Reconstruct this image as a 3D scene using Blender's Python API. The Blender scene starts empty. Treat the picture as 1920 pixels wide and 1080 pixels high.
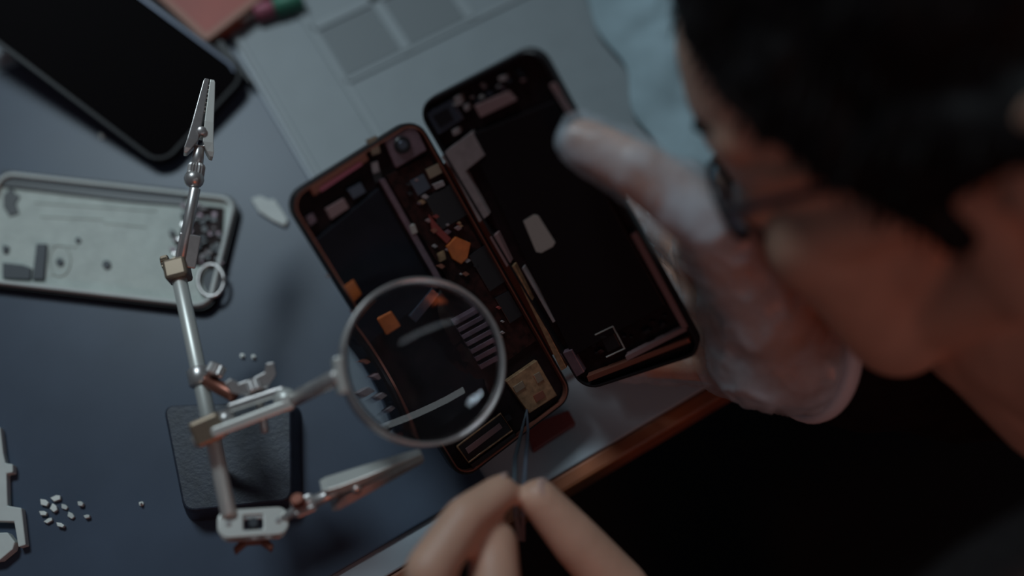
import bpy, bmesh, math, random
from mathutils import Vector, Matrix, noise
random.seed(7)
SC = bpy.context.scene
COL = SC.collection
V = Vector

# ------------------------------------------------------------------ camera
F = 2000.0                       # focal length in pixels of the 1920 wide frame
TILT = math.radians(22); CH = 0.545
CT, ST = math.cos(TILT), math.sin(TILT)
cam_d = bpy.data.cameras.new('camera'); cam = bpy.data.objects.new('camera', cam_d); COL.objects.link(cam)
cam.location = (0, 0, CH); cam.rotation_euler = (TILT, 0, 0)
cam_d.sensor_width = 36; cam_d.lens = F / 1920 * 36; cam_d.clip_start = 0.01; cam_d.clip_end = 20
cam_d.dof.use_dof = True; cam_d.dof.focus_distance = 0.522; cam_d.dof.aperture_fstop = 37.5 / 26.0
SC.camera = cam

def c2w(x, y, z): return V((x, y * CT - z * ST, y * ST + z * CT + CH))
def at(px, py, d): return c2w((px - 960) / F * d, (540 - py) / F * d, -d)
def onz(px, py, z):
    a = at(px, py, 1.0); o = V((0, 0, CH)); r = a - o
    return o + r * ((z - CH) / r.z)

# ------------------------------------------------------------------ materials
def mat(name, col, rough=.5, metal=0., spec=.5, noise_amt=0., noise_scale=60., bump=0., bscale=200., **kw):
    m = bpy.data.materials.new(name); m.use_nodes = True
    nt = m.node_tree; b = nt.nodes['Principled BSDF']
    b.inputs['Base Color'].default_value = (*col, 1); b.inputs['Roughness'].default_value = rough
    b.inputs['Metallic'].default_value = metal; b.inputs['Specular IOR Level'].default_value = spec
    for k, v in kw.items(): b.inputs[k.replace('_', ' ')].default_value = v
    tc = nt.nodes.new('ShaderNodeTexCoord')
    if noise_amt:
        n = nt.nodes.new('ShaderNodeTexNoise'); n.inputs['Scale'].default_value = noise_scale; n.inputs['Detail'].default_value = 6
        nt.links.new(tc.outputs['Object'], n.inputs['Vector'])
        r = nt.nodes.new('ShaderNodeValToRGB')
        r.color_ramp.elements[0].position = .3; r.color_ramp.elements[1].position = .7
        r.color_ramp.elements[0].color = (*[c * (1 - noise_amt) for c in col], 1)
        r.color_ramp.elements[1].color = (*[min(1, c * (1 + noise_amt)) for c in col], 1)
        nt.links.new(n.outputs['Fac'], r.inputs['Fac']); nt.links.new(r.outputs['Color'], b.inputs['Base Color'])
    if bump:
        n = nt.nodes.new('ShaderNodeTexNoise'); n.inputs['Scale'].default_value = bscale; n.inputs['Detail'].default_value = 4
        nt.links.new(tc.outputs['Object'], n.inputs['Vector'])
        bp = nt.nodes.new('ShaderNodeBump'); bp.inputs['Strength'].default_value = bump; bp.inputs['Distance'].default_value = .002
        nt.links.new(n.outputs['Fac'], bp.inputs['Height']); nt.links.new(bp.outputs['Normal'], b.inputs['Normal'])
    return m

M = {}
M['mat_rubber'] = mat('blue_grey_silicone', (.066, .087, .128), .33, spec=.24, noise_amt=.12, noise_scale=18)
M['table'] = mat('pale_laminate', (.42, .46, .50), .42, noise_amt=.05, noise_scale=12)
M['wood'] = mat('orange_brown_edge', (.30, .085, .028), .45, noise_amt=.3, noise_scale=40)
M['tray'] = mat('pale_grey_silicone', (.235, .265, .28), .45, noise_amt=.05)
M['tray_ridge'] = mat('paler_silicone', (.30, .33, .345), .45)
M['cell_panel'] = mat('darker_grey_panel', (.165, .185, .195), .5)
M['floor'] = mat('dark_floor', (.012, .010, .010), .8, noise_amt=.3, noise_scale=8)
M['black_gloss'] = mat('black_glass', (.003, .0015, .002), .5, spec=.02)
M['black'] = mat('black_plastic_and_shade', (.010, .008, .009), .45, spec=.35)
M['dark_metal'] = mat('dark_anodised', (.10, .11, .14), .4, metal=.8)
M['white_plastic'] = mat('white_plastic', (.66, .68, .64), .5, noise_amt=.06, noise_scale=90)
M['shell_inner'] = mat('pale_shell_inner', (.58, .62, .56), .5, noise_amt=.10, noise_scale=120, bump=.15, bscale=500)
M['grey_plastic'] = mat('grey_plastic', (.045, .05, .06), .5)
M['silver'] = mat('nickel_plate', (.62, .58, .56), .34, metal=.75, noise_amt=.08, noise_scale=300)
M['silver_light'] = mat('bright_nickel', (.74, .73, .68), .4, metal=.45)
M['copper'] = mat('copper_tone', (.30, .11, .075), .38, metal=.6)
M['brass'] = mat('brass', (.34, .26, .19), .4, metal=.7)
M['iron'] = mat('black_cast_iron', (.028, .034, .052), .45, noise_amt=.3, noise_scale=150, bump=.08, bscale=500)
M['orange'] = mat('orange_plastic', (.40, .05, .02), .5, noise_amt=.15, noise_scale=30)
M['cream'] = mat('pale_orange_edge', (.40, .14, .075), .5)
M['pink'] = mat('pink_plastic', (.5, .14, .2), .5)
M['green'] = mat('green_plastic', (.08, .28, .18), .5)
M['red'] = mat('dark_red_parts_and_shadow', (.22, .035, .03), .5)
M['board'] = mat('dark_board', (.022, .006, .005), .6, spec=.2, noise_amt=.7, noise_scale=300)
M['floor_phone'] = mat('phone_recess', (.010, .004, .005), .6, spec=.2, noise_amt=.5, noise_scale=200)
M['battery'] = mat('battery_wrap', (.008, .008, .013), .55, spec=.2, noise_amt=.3, noise_scale=60)
M['battery_black'] = mat('black_cell_wrap', (.006, .003, .004), .5, spec=.25)
M['flex'] = mat('grey_flex', (.26, .22, .22), .5, noise_amt=.15, noise_scale=200)
M['flex_pink'] = mat('pinkish_flex', (.24, .15, .15), .5)
M['label'] = mat('white_sticker', (.36, .33, .30), .6)
M['orange_flex'] = mat('orange_polyimide', (.50, .12, .025), .4, noise_amt=.2, noise_scale=200)
M['gold'] = mat('gold_contacts', (.34, .20, .11), .42, metal=.4, noise_amt=.35, noise_scale=350)
M['mauve'] = mat('mauve_can', (.16, .10, .12), .4, metal=.3, noise_amt=.2, noise_scale=250)
M['chip'] = mat('chip_black', (.008, .006, .008), .4)
M['steel'] = mat('tweezer_steel', (.13, .16, .19), .3, metal=.9)
M['skin'] = mat('skin', (.66, .38, .27), .5, noise_amt=.10, noise_scale=45, bump=.10, bscale=600,
                Subsurface_Weight=.12, Subsurface_Scale=.004)
M['lip'] = mat('lip_skin', (.42, .15, .12), .45)
M['nail'] = mat('nail', (.62, .40, .34), .3)
M['hair'] = mat('black_hair', (.006, .004, .004), .6, spec=.2)
M['jacket'] = mat('black_cloth', (.010, .007, .007), .9, spec=.15, noise_amt=.3, noise_scale=90, bump=.3, bscale=300)
M['trouser'] = mat('grey_cloth', (.52, .49, .46), .9, spec=.1, noise_amt=.2, noise_scale=120, bump=.3, bscale=500)
M['cloth'] = mat('pale_blue_cloth', (.36, .46, .50), .85, spec=.1, noise_amt=.12, noise_scale=40)
M['eye'] = mat('eye_white', (.6, .57, .54), .2)
M['frame_g'] = mat('spectacle_frame', (.015, .013, .02), .3)

def glass(name, ior=1.5, col=(1, 1, 1), rough=0.):
    m = bpy.data.materials.new(name); m.use_nodes = True
    b = m.node_tree.nodes['Principled BSDF']
    b.inputs['Base Color'].default_value = (*col, 1); b.inputs['Roughness'].default_value = rough
    b.inputs['Transmission Weight'].default_value = 1; b.inputs['IOR'].default_value = ior
    return m
M['lens'] = glass('lens_glass', 1.5, (.93, .95, 1.0))
M['spec_lens'] = glass('spectacle_lens', 1.05, (.8, .9, 1))

def glove_mat():
    m = bpy.data.materials.new('translucent_glove'); m.use_nodes = True
    nt = m.node_tree; b = nt.nodes['Principled BSDF']
    b.inputs['Base Color'].default_value = (.66, .72, .78, 1); b.inputs['Roughness'].default_value = .28
    b.inputs['Specular IOR Level'].default_value = .6
    tc = nt.nodes.new('ShaderNodeTexCoord')
    n = nt.nodes.new('ShaderNodeTexNoise'); n.inputs['Scale'].default_value = 26; n.inputs['Detail'].default_value = 5
    nt.links.new(tc.outputs['Object'], n.inputs['Vector'])
    r = nt.nodes.new('ShaderNodeMapRange'); r.inputs['From Min'].default_value = .35; r.inputs['From Max'].default_value = .65
    r.inputs['To Min'].default_value = .0; r.inputs['To Max'].default_value = .75
    nt.links.new(n.outputs['Fac'], r.inputs['Value'])
    bp = nt.nodes.new('ShaderNodeBump'); bp.inputs['Strength'].default_value = .5; bp.inputs['Distance'].default_value = .004
    nt.links.new(n.outputs['Fac'], bp.inputs['Height']); nt.links.new(bp.outputs['Normal'], b.inputs['Normal'])
    t = nt.nodes.new('ShaderNodeBsdfTransparent'); mx = nt.nodes.new('ShaderNodeMixShader')
    nt.links.new(r.outputs['Result'], mx.inputs['Fac'])
    nt.links.new(t.outputs['BSDF'], mx.inputs[1]); nt.links.new(b.outputs['BSDF'], mx.inputs[2])
    nt.links.new(mx.outputs['Shader'], nt.nodes['Material Output'].inputs['Surface'])
    return m
M['glove'] = glove_mat()
M['glove_cuff'] = mat('rolled_glove_cuff', (.80, .78, .82), .45)

# ------------------------------------------------------------------ objects
def tag(o, label=None, cat=None, group=None, kind=None):
    if label: o['label'] = label
    if cat: o['category'] = cat
    if group: o['group'] = group
    if kind: o['kind'] = kind
    return o
def empty(name, loc, label, cat, group=None):
    o = bpy.data.objects.new(name, None); o.empty_display_size = .01; COL.objects.link(o); o.location = loc
    return tag(o, label, cat, group)
def wloc(o):
    p = V((0, 0, 0))
    while o is not None: p += o.location; o = o.parent
    return p
def obj(name, bm, m, parent=None, loc=None, bevel=0., smooth=False, segs=2):
    """link one mesh; its vertices arrive in world coordinates"""
    if isinstance(bm, bmesh.types.BMesh):
        bmesh.ops.recalc_face_normals(bm, faces=bm.faces)
        me = bpy.data.meshes.new(name); bm.to_mesh(me); bm.free()
    else: me = bm; me.name = name
    base = wloc(parent) if parent is not None else V(loc or (0, 0, 0))
    me.transform(Matrix.Translation(-base))
    for mm in (m if isinstance(m, (list, tuple)) else [m]): me.materials.append(mm)
    if smooth:
        for p in me.polygons: p.use_smooth = True
    o = bpy.data.objects.new(name, me); COL.objects.link(o)
    if parent is not None: o.parent = parent
    else: o.location = base
    if bevel:
        b = o.modifiers.new('bevel', 'BEVEL'); b.width = bevel; b.segments = segs; b.limit_method = 'ANGLE'; b.angle_limit = math.radians(40)
    return o

# ------------------------------------------------------------------ shapes (all into a bmesh, world space)
def B(): return bmesh.new()
def frame_of(ax, hint=V((0, 0, 1))):
    z = ax.normalized()
    if abs(z.dot(hint)) > .97: hint = V((1, 0, 0)) if abs(z.x) < .9 else V((0, 1, 0))
    x = hint.cross(z).normalized(); y = z.cross(x)
    return Matrix((x, y, z)).transposed()
def prism(bm, pts, d0, d1, n, mi=0):
    """closed polygon pts swept from n*d0 to n*d1"""
    a = [bm.verts.new(p + n * d0) for p in pts]; b = [bm.verts.new(p + n * d1) for p in pts]
    fs = [bm.faces.new(a[::-1]), bm.faces.new(b)]
    k = len(pts)
    for i in range(k): fs.append(bm.faces.new((a[i], a[(i + 1) % k], b[(i + 1) % k], b[i])))
    for f in fs: f.material_index = mi
    return bm
def box(bm, c, sx, sy, sz, rot=Matrix.Identity(3), mi=0):
    x, y, z = (rot @ V((1, 0, 0)), rot @ V((0, 1, 0)), rot @ V((0, 0, 1)))
    pts = [c + x * (i * sx / 2) + y * (j * sy / 2) for i, j in ((-1, -1), (1, -1), (1, 1), (-1, 1))]
    return prism(bm, pts, -sz / 2, sz / 2, z, mi)
def loft(bm, secs, cap=True, mi=0):
    rs = [[bm.verts.new(p) for p in s] for s in secs]; k = len(rs[0])
    for a, b in zip(rs, rs[1:]):
        for i in range(k): bm.faces.new((a[i], a[(i + 1) % k], b[(i + 1) % k], b[i])).material_index = mi
    if cap: bm.faces.new(rs[0][::-1]).material_index = mi; bm.faces.new(rs[-1]).material_index = mi
    return bm
def circ(c, fr, r, n=16, ry=None):
    ry = r if ry is None else ry
    return [c + fr @ V((r * math.cos(2 * math.pi * i / n), ry * math.sin(2 * math.pi * i / n), 0)) for i in range(n)]
def rod(bm, a, b, r, r2=None, n=16, ch=.15):
    r2 = r if r2 is None else r2; fr = frame_of(b - a); d = (b - a).normalized()
    e = min(r, r2) * ch
    return loft(bm, [circ(a, fr, r - e, n), circ(a + d * e, fr, r, n), circ(b - d * e, fr, r2, n), circ(b, fr, r2 - e, n)])
def tube(bm, pts, r, n=10, rs=None):
    secs = []
    hint = V((0, 0, 1))
    for i, p in enumerate(pts):
        d = (pts[min(i + 1, len(pts) - 1)] - pts[max(i - 1, 0)])
        secs.append(circ(p, frame_of(d, hint), rs[i] if rs else r, n))
    return loft(bm, secs)
def ball(bm, c, r, n=16, sq=(1, 1, 1), rot=Matrix.Identity(3)):
    mx = Matrix.Translation(c) @ (rot.to_4x4() @ Matrix.Diagonal((r * sq[0], r * sq[1], r * sq[2], 1)))
    bmesh.ops.create_uvsphere(bm, u_segments=n, v_segments=max(6, n // 2), radius=1, matrix=mx); return bm
def lathe(bm, c, fr, prof, n=64, closed=True):
    rings = [[bm.verts.new(c + fr @ V((r * math.cos(2 * math.pi * i / n), r * math.sin(2 * math.pi * i / n), z))) for i in range(n)] for r, z in prof]
    prs = list(zip(rings, rings[1:])) + ([(rings[-1], rings[0])] if closed else [])
    for a, b in prs:
        for i in range(n): bm.faces.new((a[i], a[(i + 1) % n], b[(i + 1) % n], b[i]))
    if not closed:
        bm.faces.new(rings[0][::-1]); bm.faces.new(rings[-1])
    return bm
def knurl(bm, a, b, r, n=18):
    """knurled thumbscrew head: a cylinder with ridges"""
    fr = frame_of(b - a); secs = []
    for t, s in ((0, .86), (.12, 1), (.88, 1), (1, .86)):
        c = a.lerp(b, t)
        secs.append([c + fr @ V((r * s * (1 if i % 2 else .86) * math.cos(math.pi * i / n), r * s * (1 if i % 2 else .86) * math.sin(math.pi * i / n), 0)) for i in range(2 * n)])
    return loft(bm, secs)
def rrect(w, l, r, n=6):
    out = []
    for cx, cy, a0 in ((w / 2 - r, l / 2 - r, 0), (-w / 2 + r, l / 2 - r, 90), (-w / 2 + r, -l / 2 + r, 180), (w / 2 - r, -l / 2 + r, 270)):
        for i in range(n + 1):
            a = math.radians(a0 + 90 * i / n); out.append((cx + r * math.cos(a), cy + r * math.sin(a)))
    return out

class Plane:
    """a flat local frame: x across, y along, z out of the face"""
    def __init__(s, c, rot): s.c = V(c); s.r = rot if isinstance(rot, Matrix) else Matrix(rot); s.n = s.r @ V((0, 0, 1))
    def p(s, x, y, z=0.): return s.c + s.r @ V((x, y, z))
    def px(s, px, py):
        o = V((0, 0, CH)); d = at(px, py, 1.) - o; t = (s.c - o).dot(s.n) / d.dot(s.n)
        q = s.r.transposed() @ (o + d * t - s.c); return q.x, q.y
    def poly(s, pix): return [s.p(*s.px(*q)) for q in pix]
    def tray(s, w, l, r, rim, depth, floor, bm=None):
        """shallow tray: outer wall, rim (material 0) and recessed floor (material 1)"""
        bm = bm or B()
        loops = []
        for (ww, ll, rr, z) in ((w - .0016, l - .0016, r, -depth), (w, l, r, -depth + .0012), (w, l, r, -.0008), (w - .001, l - .001, r, 0),
                                (w - 2 * rim, l - 2 * rim, max(.001, r - rim), 0), (w - 2 * rim, l - 2 * rim, max(.001, r - rim), -floor)):
            loops.append([bm.verts.new(s.p(x, y, z)) for x, y in rrect(ww, ll, rr)])
        k = len(loops[0])
        for a, b in zip(loops, loops[1:]):
            for i in range(k): bm.faces.new((a[i], a[(i + 1) % k], b[(i + 1) % k], b[i]))
        bm.faces.new(loops[0][::-1]); f = bm.faces.new(loops[-1]); f.material_index = 1
        return bm

# ================================================================== SETTING
ang = math.radians(30.5); U = V((math.cos(ang), math.sin(ang), 0)); W_ = V((-math.sin(ang), math.cos(ang), 0))
Z = V((0, 0, 1))
def uv(u, v, z=0.): return U * u + W_ * v + Z * z
def uvof(p): return p.dot(U), p.dot(W_)
DR = Matrix((U, W_, Z)).transposed()
EDGE = .0823
o = obj('floor', box(B(), V((.2, .4, -.76)), 5, 5, .02), M['floor']); tag(o, kind='structure')

desk = empty('desk', uv(0, .5, -.75), 'pale laminate work desk with an orange-brown wooden edge strip', 'desk')
obj('tabletop', box(B(), uv(0, EDGE + .006 + .4, -.014), 1.6, .80, .028, DR), M['table'], desk, bevel=.001)
tag(obj('edge_strip', box(B(), uv(0, EDGE + .0015, -.0145), 1.6, .009, .027, DR), M['wood'], desk, bevel=.002), 'orange-brown wooden strip along the desk edge')
for su in (-.74, .74):
    for v in (.16, .82): obj('leg', box(B(), uv(su, v, -.389), .045, .045, .722, DR), M['wood'], desk, bevel=.003)

MT = .003                      # top of the work mat
pts = [uv(-.62, .102), uv(.046, .102), uv(.046, .464), uv(-.62, .464)]
o = obj('work_mat', prism(B(), pts, 0.0002, MT, Z), M['mat_rubber'], loc=uv(-.25, .28), bevel=.0008)
tag(o, 'dark blue-grey silicone work mat covering the left of the desk', 'mat')

# pale compartment tray at the top of the picture
TZ = .0045
tr = empty('parts_tray', uv(.15, .36, 0), 'pale grey flat silicone parts tray with shallow square compartments', 'tray')
def q_uv(px, py): return uvof(onz(px, py, TZ))
u1 = (q_uv(584, 50)[0] + q_uv(690, 225)[0]) / 2; u2 = (q_uv(730, 40)[0] + q_uv(785, 125)[0]) / 2; u3 = (q_uv(860, 10)[0] + q_uv(905, 50)[0]) / 2 + .0
vB = (q_uv(584, 50)[1] + q_uv(673, 12)[1]) / 2; vA = (q_uv(650, 145)[1] + q_uv(765, 100)[1]) / 2
v0 = .13; vT = .62; u0 = .0485; uT = .42
obj('tray_base', prism(B(), [uv(u0, v0), uv(uT, v0), uv(uT, vT), uv(u0, vT)], .0003, .003, Z), M['tray'], tr, bevel=.001)
def ridge(ua, va, ub, vb, w=.0045):
    a, b = uv(ua, va), uv(ub, vb); d = (b - a).normalized(); n = Z.cross(d)
    return prism(B(), [a - n * w / 2, b - n * w / 2, b + n * w / 2, a + n * w / 2], .003, .0042, Z)
for r_ in (ridge(u1, v0 + .01, u1, vT - .01), ridge(u2, vA, u2, vT - .01, .007), ridge(u3, vA, u3, vT - .01, .007),
           ridge(u1, vB, u3 + .03, vB, .006), ridge(u1, vA, uT - .02, vA, .004), ridge(u0 + .002, v0 + .01, u0 + .002, vT - .01, .004)):
    obj('compartment_ridge', r_, M['tray_ridge'], tr, bevel=.0012)
for ua, ub in ((u1 + .003, u2 - .004), (u2 + .004, u3 - .004)):  # compartment floors a step darker than the tray base
    obj('compartment_panel', prism(B(), [uv(ua, vA + .003), uv(ub, vA + .003), uv(ub, vB - .004), uv(ua, vB - .004)], .0028, .0033, Z), M['cell_panel'], tr)

# ================================================================== BLACK PHONE leaning at upper left
R_t = Matrix(((.80050482, .58835258, .11416335), (-.57441777, .80753212, -.13392572), (-.17098611, .04163073, .98439353)))
TP = Plane(V((-.1758, .3195, .0130)) - R_t @ V((.08, 0, 0)), R_t)
tb = empty('smartphone', TP.p(.08, 0, -.008), 'black switched-off smartphone propped up at a slant in the upper left', 'smartphone')
bm = TP.tray(.16, .0762, .0115, .0022, .008, .0006)
obj('housing', bm, [M['black'], M['black_gloss']], tb, smooth=False)
obj('metal_edge', prism(B(), [TP.p(x, y) for x, y in ((-.078, .0338), (.068, .0338), (.0735, .0318), (.0735, .0334), (.069, .0358), (-.078, .0358))], 0, .0009, TP.n), M['dark_metal'], tb, bevel=.0003)
obj('kickstand', prism(B(), [TP.p(-.052, -.02, -.008), TP.p(-.052, .02, -.008), V((TP.p(-.06, .02).x, TP.p(-.06, .02).y, MT)), V((TP.p(-.06, -.02).x, TP.p(-.06, -.02).y, MT))], -.001, .001, TP.r @ V((1, 0, 0))), M['black'], tb, bevel=.0004)

# ================================================================== PALE BACK SHELL at left
SH_rot = Matrix.Rotation(math.radians(-7.0), 3, 'Z')
tr_c = onz(432, 368, .011); br_c = onz(406, 578, .011)
mid = (tr_c + br_c) / 2; SW = (tr_c - br_c).length
SP = Plane(mid - SH_rot @ V((.0685, 0, 0)), SH_rot)
sh = empty('phone_shell', V((SP.c.x, SP.c.y, MT)), 'opened pale white phone back shell lying left of the magnifier stand', 'phone shell')
bm = SP.tray(.137, SW, .009, .0022, .0078, .0032)
obj('shell', bm, [M['white_plastic'], M['shell_inner']], sh)
ob = obj('side_wall', B(), M['black'], sh); bpy.data.objects.remove(ob)
# black band painting the shade along the shell's lower edge
loops = []
bm = B()
for g, z in ((.0, -.0080), (.0012, -.0080), (.0012, -.0026), (.0, -.0026)):
    loops.append([bm.verts.new(SP.p(x, y, z)) for x, y in rrect(.137 + 2 * g, SW + 2 * g, .009)])
for i in range(4):
    a, b = loops[i], loops[(i + 1) % 4]
    for k in range(len(a)): bm.faces.new((a[k], a[(k + 1) % len(a)], b[(k + 1) % len(a)], b[k]))
obj('shade_band', bm, M['black'], sh)
def shpart(name, pix, h, m, z0=-.0032, bev=.0003):
    return obj(name, prism(B(), SP.poly(pix), z0, z0 + h, SP.n), m, sh, bevel=bev)
shpart('side_rail', [(60, 322), (345, 352), (345, 372), (250, 362), (60, 338)], .0016, M['grey_plastic'])
shpart('side_rail', [(2, 316), (58, 322), (58, 338), (2, 332)], .0016, M['grey_plastic'])
shpart('camera_cutout', [(2, 362), (18, 344), (24, 358), (34, 364), (26, 378), (32, 396), (14, 402), (2, 384)], .0006, M['chip'])
shpart('bracket', [(66, 455), (86, 455), (80, 522), (58, 522)], .0018, M['grey_plastic'])
shpart('bracket', [(2, 490), (40, 494), (56, 500), (54, 522), (2, 520)], .0016, M['grey_plastic'])
shpart('bracket', [(2, 456), (14, 460), (10, 472), (2, 470)], .0014, M['grey_plastic'])
for (x, y, r) in ((197, 493, 8), (109, 488, 7), (143, 447, 5)):
    shpart('screw_boss', [(x + r * math.cos(a), y + r * math.sin(a)) for a in [i * math.pi / 6 for i in range(12)]], .0012, M['grey_plastic'])
for (a, b) in (((70, 398), (190, 404)), ((190, 410), (270, 418)), ((60, 372), (290, 388)), ((90, 452), (140, 456)), ((90, 508), (115, 509))):
    shpart('moulded_line', [a, b, (b[0], b[1] + 4), (a[0], a[1] + 4)], .0005, M['shell_inner'], bev=.0001)
obj('moulded_ring', tube(B(), [SP.p(*SP.px(108 + 20 * math.cos(t), 484 + 30 * math.sin(t)), -.003) for t in [i * math.pi / 12 for i in range(25)]], .0005), M['shell_inner'], sh)
# the busy right end: circuit pieces, ring and clips
shpart('side_rail', [(0, 328), (345, 364), (345, 382), (240, 374), (0, 346)], .0014, M['chip'])
random.seed(11)
cols = ['grey_plastic', 'mauve', 'mauve', 'chip', 'brass', 'flex', 'silver', 'chip', 'grey_plastic', 'chip']
shpart('end_board', [(352, 378), (418, 386), (412, 500), (330, 488), (334, 440)], .0012, M['board'])
for k in range(80):
    x = random.uniform(318, 416); y = random.uniform(378, 500)
    if x < 340 and y < 430: continue
    w, h, a = random.uniform(5, 14), random.uniform(4, 10), random.uniform(-.4, .4)
    ca, sa = math.cos(a), math.sin(a)
    shpart('component', [(x + ca * i * w / 2 - sa * j * h / 2, y + sa * i * w / 2 + ca * j * h / 2) for i, j in ((-1, -1), (1, -1), (1, 1), (-1, 1))],
           random.uniform(.0016, .0034), M[random.choice(cols)], bev=.0002)
obj('corner_ring', tube(B(), [SP.p(*SP.px(395 + 24 * math.cos(t), 525 + 30 * math.sin(t)), -.0008) for t in [i * math.pi / 16 for i in range(33)]], .0011), M['silver'], sh, smooth=True)
obj('corner_cup', prism(B(), SP.poly([(395 + 17 * math.cos(t), 525 + 22 * math.sin(t)) for t in [i * math.pi / 8 for i in range(16)]]), -.0032, -.0022, SP.n), M['grey_plastic'], sh)

# ================================================================== HELPING HAND with magnifier
hh = empty('magnifier_stand', onz(435, 860, MT), 'metal helping-hand stand with round magnifying glass and two crocodile clips', 'magnifier stand')
bt = .018
bp_ = [onz(303, 758, bt), onz(548, 750, bt), onz(550, 940, bt), onz(343, 962, bt)]
bm = B()
ctr = sum(bp_, V()) / 4
def rounded(pts, r, n=5):
    out = []
    for i, p in enumerate(pts):
        a = (pts[i - 1] - p).normalized(); b = (pts[(i + 1) % len(pts)] - p).normalized()
        for k in range(n + 1):
            t = k / n; out.append((p + a * r) * (1 - t) ** 2 + p * 2 * t * (1 - t) + (p + b * r) * t ** 2)
    return out
rp = rounded(bp_, .006)
lo = [V((p.x, p.y, MT)) + (p - ctr).normalized() * .0025 * V((1, 1, 0)).length / 1.4 for p in rp]
for p in lo: p.z = MT
mi_ = [p - Z * .003 for p in rp]; tp_ = [p + (ctr - p) * .03 for p in rp]
loft(bm, [lo, mi_, tp_])
obj('base', bm, M['iron'], hh, bevel=.0008)
zc = .072
A = onz(333, 508, .074); Bq = onz(430, 968, .066)
def on_bar(t): return A.lerp(Bq, t)
Mid = on_bar(.62)
post_foot = onz(415, 895, bt - .002)
obj('post', rod(B(), post_foot, Mid - Z * .006, .0032), M['silver'], hh, smooth=True)
obj('crossbar', rod(B(), A, Bq, .0036, n=20), M['silver_light'], hh, smooth=True)

# upper crocodile clip ----------------------------------------------------
def clip(rear, tip, side, up, tw, label=None):
    """rear -> tip axis; jaws lie either side along 'side'"""
    ax = (tip - rear); L = ax.length; ax.normalize(); up = (up - ax * up.dot(ax)).normalized(); sd = ax.cross(up)
    c = obj('crocodile_clip', knurl(B(), rear - ax * .004, rear + ax * .006, .0042), M['silver'], hh)
    obj('socket', rod(B(), rear + ax * .005, rear + ax * (.30 * L), .0030, .0024), M['silver'], c, smooth=True)
    for sg, mk in ((1, 'silver_light'), (-1, 'silver')):  # brighter nickel paints the lit jaw, plain nickel the shaded one
        def sec(t, off, w, th):
            p = rear + ax * (L * t) + sd * (off * sg)
            return [p + up * w / 2 + sd * th * sg / 2, p - up * w / 2 + sd * th * sg / 2, p - up * w / 2 * .9 - sd * th * sg / 2, p + up * w / 2 * .9 - sd * th * sg / 2]
        S = [sec(.20, .0060, .0075, .0016), sec(.25, .0052, .0088, .0034), sec(.34, .0036, .0090, .0050), sec(.55, .0027, .0080, .0044), sec(.8, .0020, .0058, .0034), sec(.97, .0015, .0044, .0026), sec(1.0, .0012, .0036, .0020)]
        bmj = loft(B(), S)
        for k in range(7):
            t = .66 + .045 * k
            box(bmj, rear + ax * (L * t) + sd * (.0006 * sg), .0010, .0038, .0012, Matrix((ax, up, sd)).transposed())
        obj('jaw', bmj, M[mk], c, bevel=.0003)
    obj('pivot', rod(B(), rear + ax * (.44 * L) - up * .0052, rear + ax * (.44 * L) + up * .0052, .0022), M['silver'], c, smooth=True)
    obj('spring', tube(B(), [rear + ax * (.36 * L) + (ax * math.cos(t) + sd * math.sin(t)) * .0032 + up * (.0006 * t - .0035) for t in [i * math.pi / 6 for i in range(70)] if t < 12], .0004, 6), M['silver'], c)
    return c
zA = .088
j0 = onz(338, 498, .076); j1 = onz(366, 352, zA)
cam_dir = lambda p: (V((0, 0, CH)) - p).normalized()
obj('clip_arm', rod(B(), j0, j1, .0026), M['silver'], hh, smooth=True)
k1 = obj('swivel_joint', ball(B(), onz(364, 336, zA), .0048), M['silver'], hh, smooth=True)
clip(onz(366, 330, zA), onz(393, 150, .098), None, cam_dir(j1), 0)
e1 = A
k2 = obj('end_clamp', box(B(), e1, .011, .012, .010, frame_of(Bq - A)), M['brass'], hh, bevel=.0015)
obj('clamp_screw', knurl(B(), onz(318, 492, .074), onz(304, 496, .074), .0040), M['brass'], k2)
obj('screw_shaft', rod(B(), e1, onz(318, 492, .074), .0016), M['brass'], k2, smooth=True)
obj('clamp_plate', box(B(), onz(352, 470, .078), .010, .016, .003, frame_of(cam_dir(e1), (j1 - j0))), M['silver'], k2, bevel=.0006)

# lower joint plate and clip ---------------------------------------------
pl_c = onz(475, 981, .062)
e_x = (onz(530, 972, .062) - onz(420, 985, .062)).normalized()
e_z = (cam_dir(pl_c) + V((0, .25, .1))).normalized(); e_x = (e_x - e_z * e_x.dot(e_z)).normalized(); e_y = e_z.cross(e_x)
PR = Plane(pl_c, Matrix((e_x, e_y, e_z)).transposed())
def ring_plate(w, l, hw, z0, z1):
    bm = B(); out = rrect(w, l, l * .38); inn = []
    n = len(out)
    for i in range(n):
        x, y = out[i]; a = math.atan2(y / l, x / w)
        m = max(abs(math.cos(a)), abs(math.sin(a))); inn.append((hw * math.cos(a) / m / 2, hw * .8 * math.sin(a) / m / 2))
    lp = [[bm.verts.new(PR.p(x, y, z)) for x, y in q] for q, z in ((out, z0), (out, z1), (inn, z1), (inn, z0))]
    for i in range(4):
        a, b = lp[i], lp[(i + 1) % 4]
        for k in range(n): bm.faces.new((a[k], a[(k + 1) % n], b[(k + 1) % n], b[k]))
    return bm
jp = obj('joint_plate', ring_plate(.031, .0125, .0085, 0, .0022), M['silver_light'], hh, bevel=.0006)
obj('under_plate', ring_plate(.030, .012, .0085, -.0085, -.0065), M['silver'], jp, bevel=.0005)
for sx in (-.0095, .0095): obj('ball', ball(B(), PR.p(sx, 0, -.0032), .0042), M['silver'], jp, smooth=True)
for sx in (-.0108, .0108): obj('rivet', rod(B(), PR.p(sx, 0, .0018), PR.p(sx, 0, .0028), .0013), M['silver'], jp)
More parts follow.
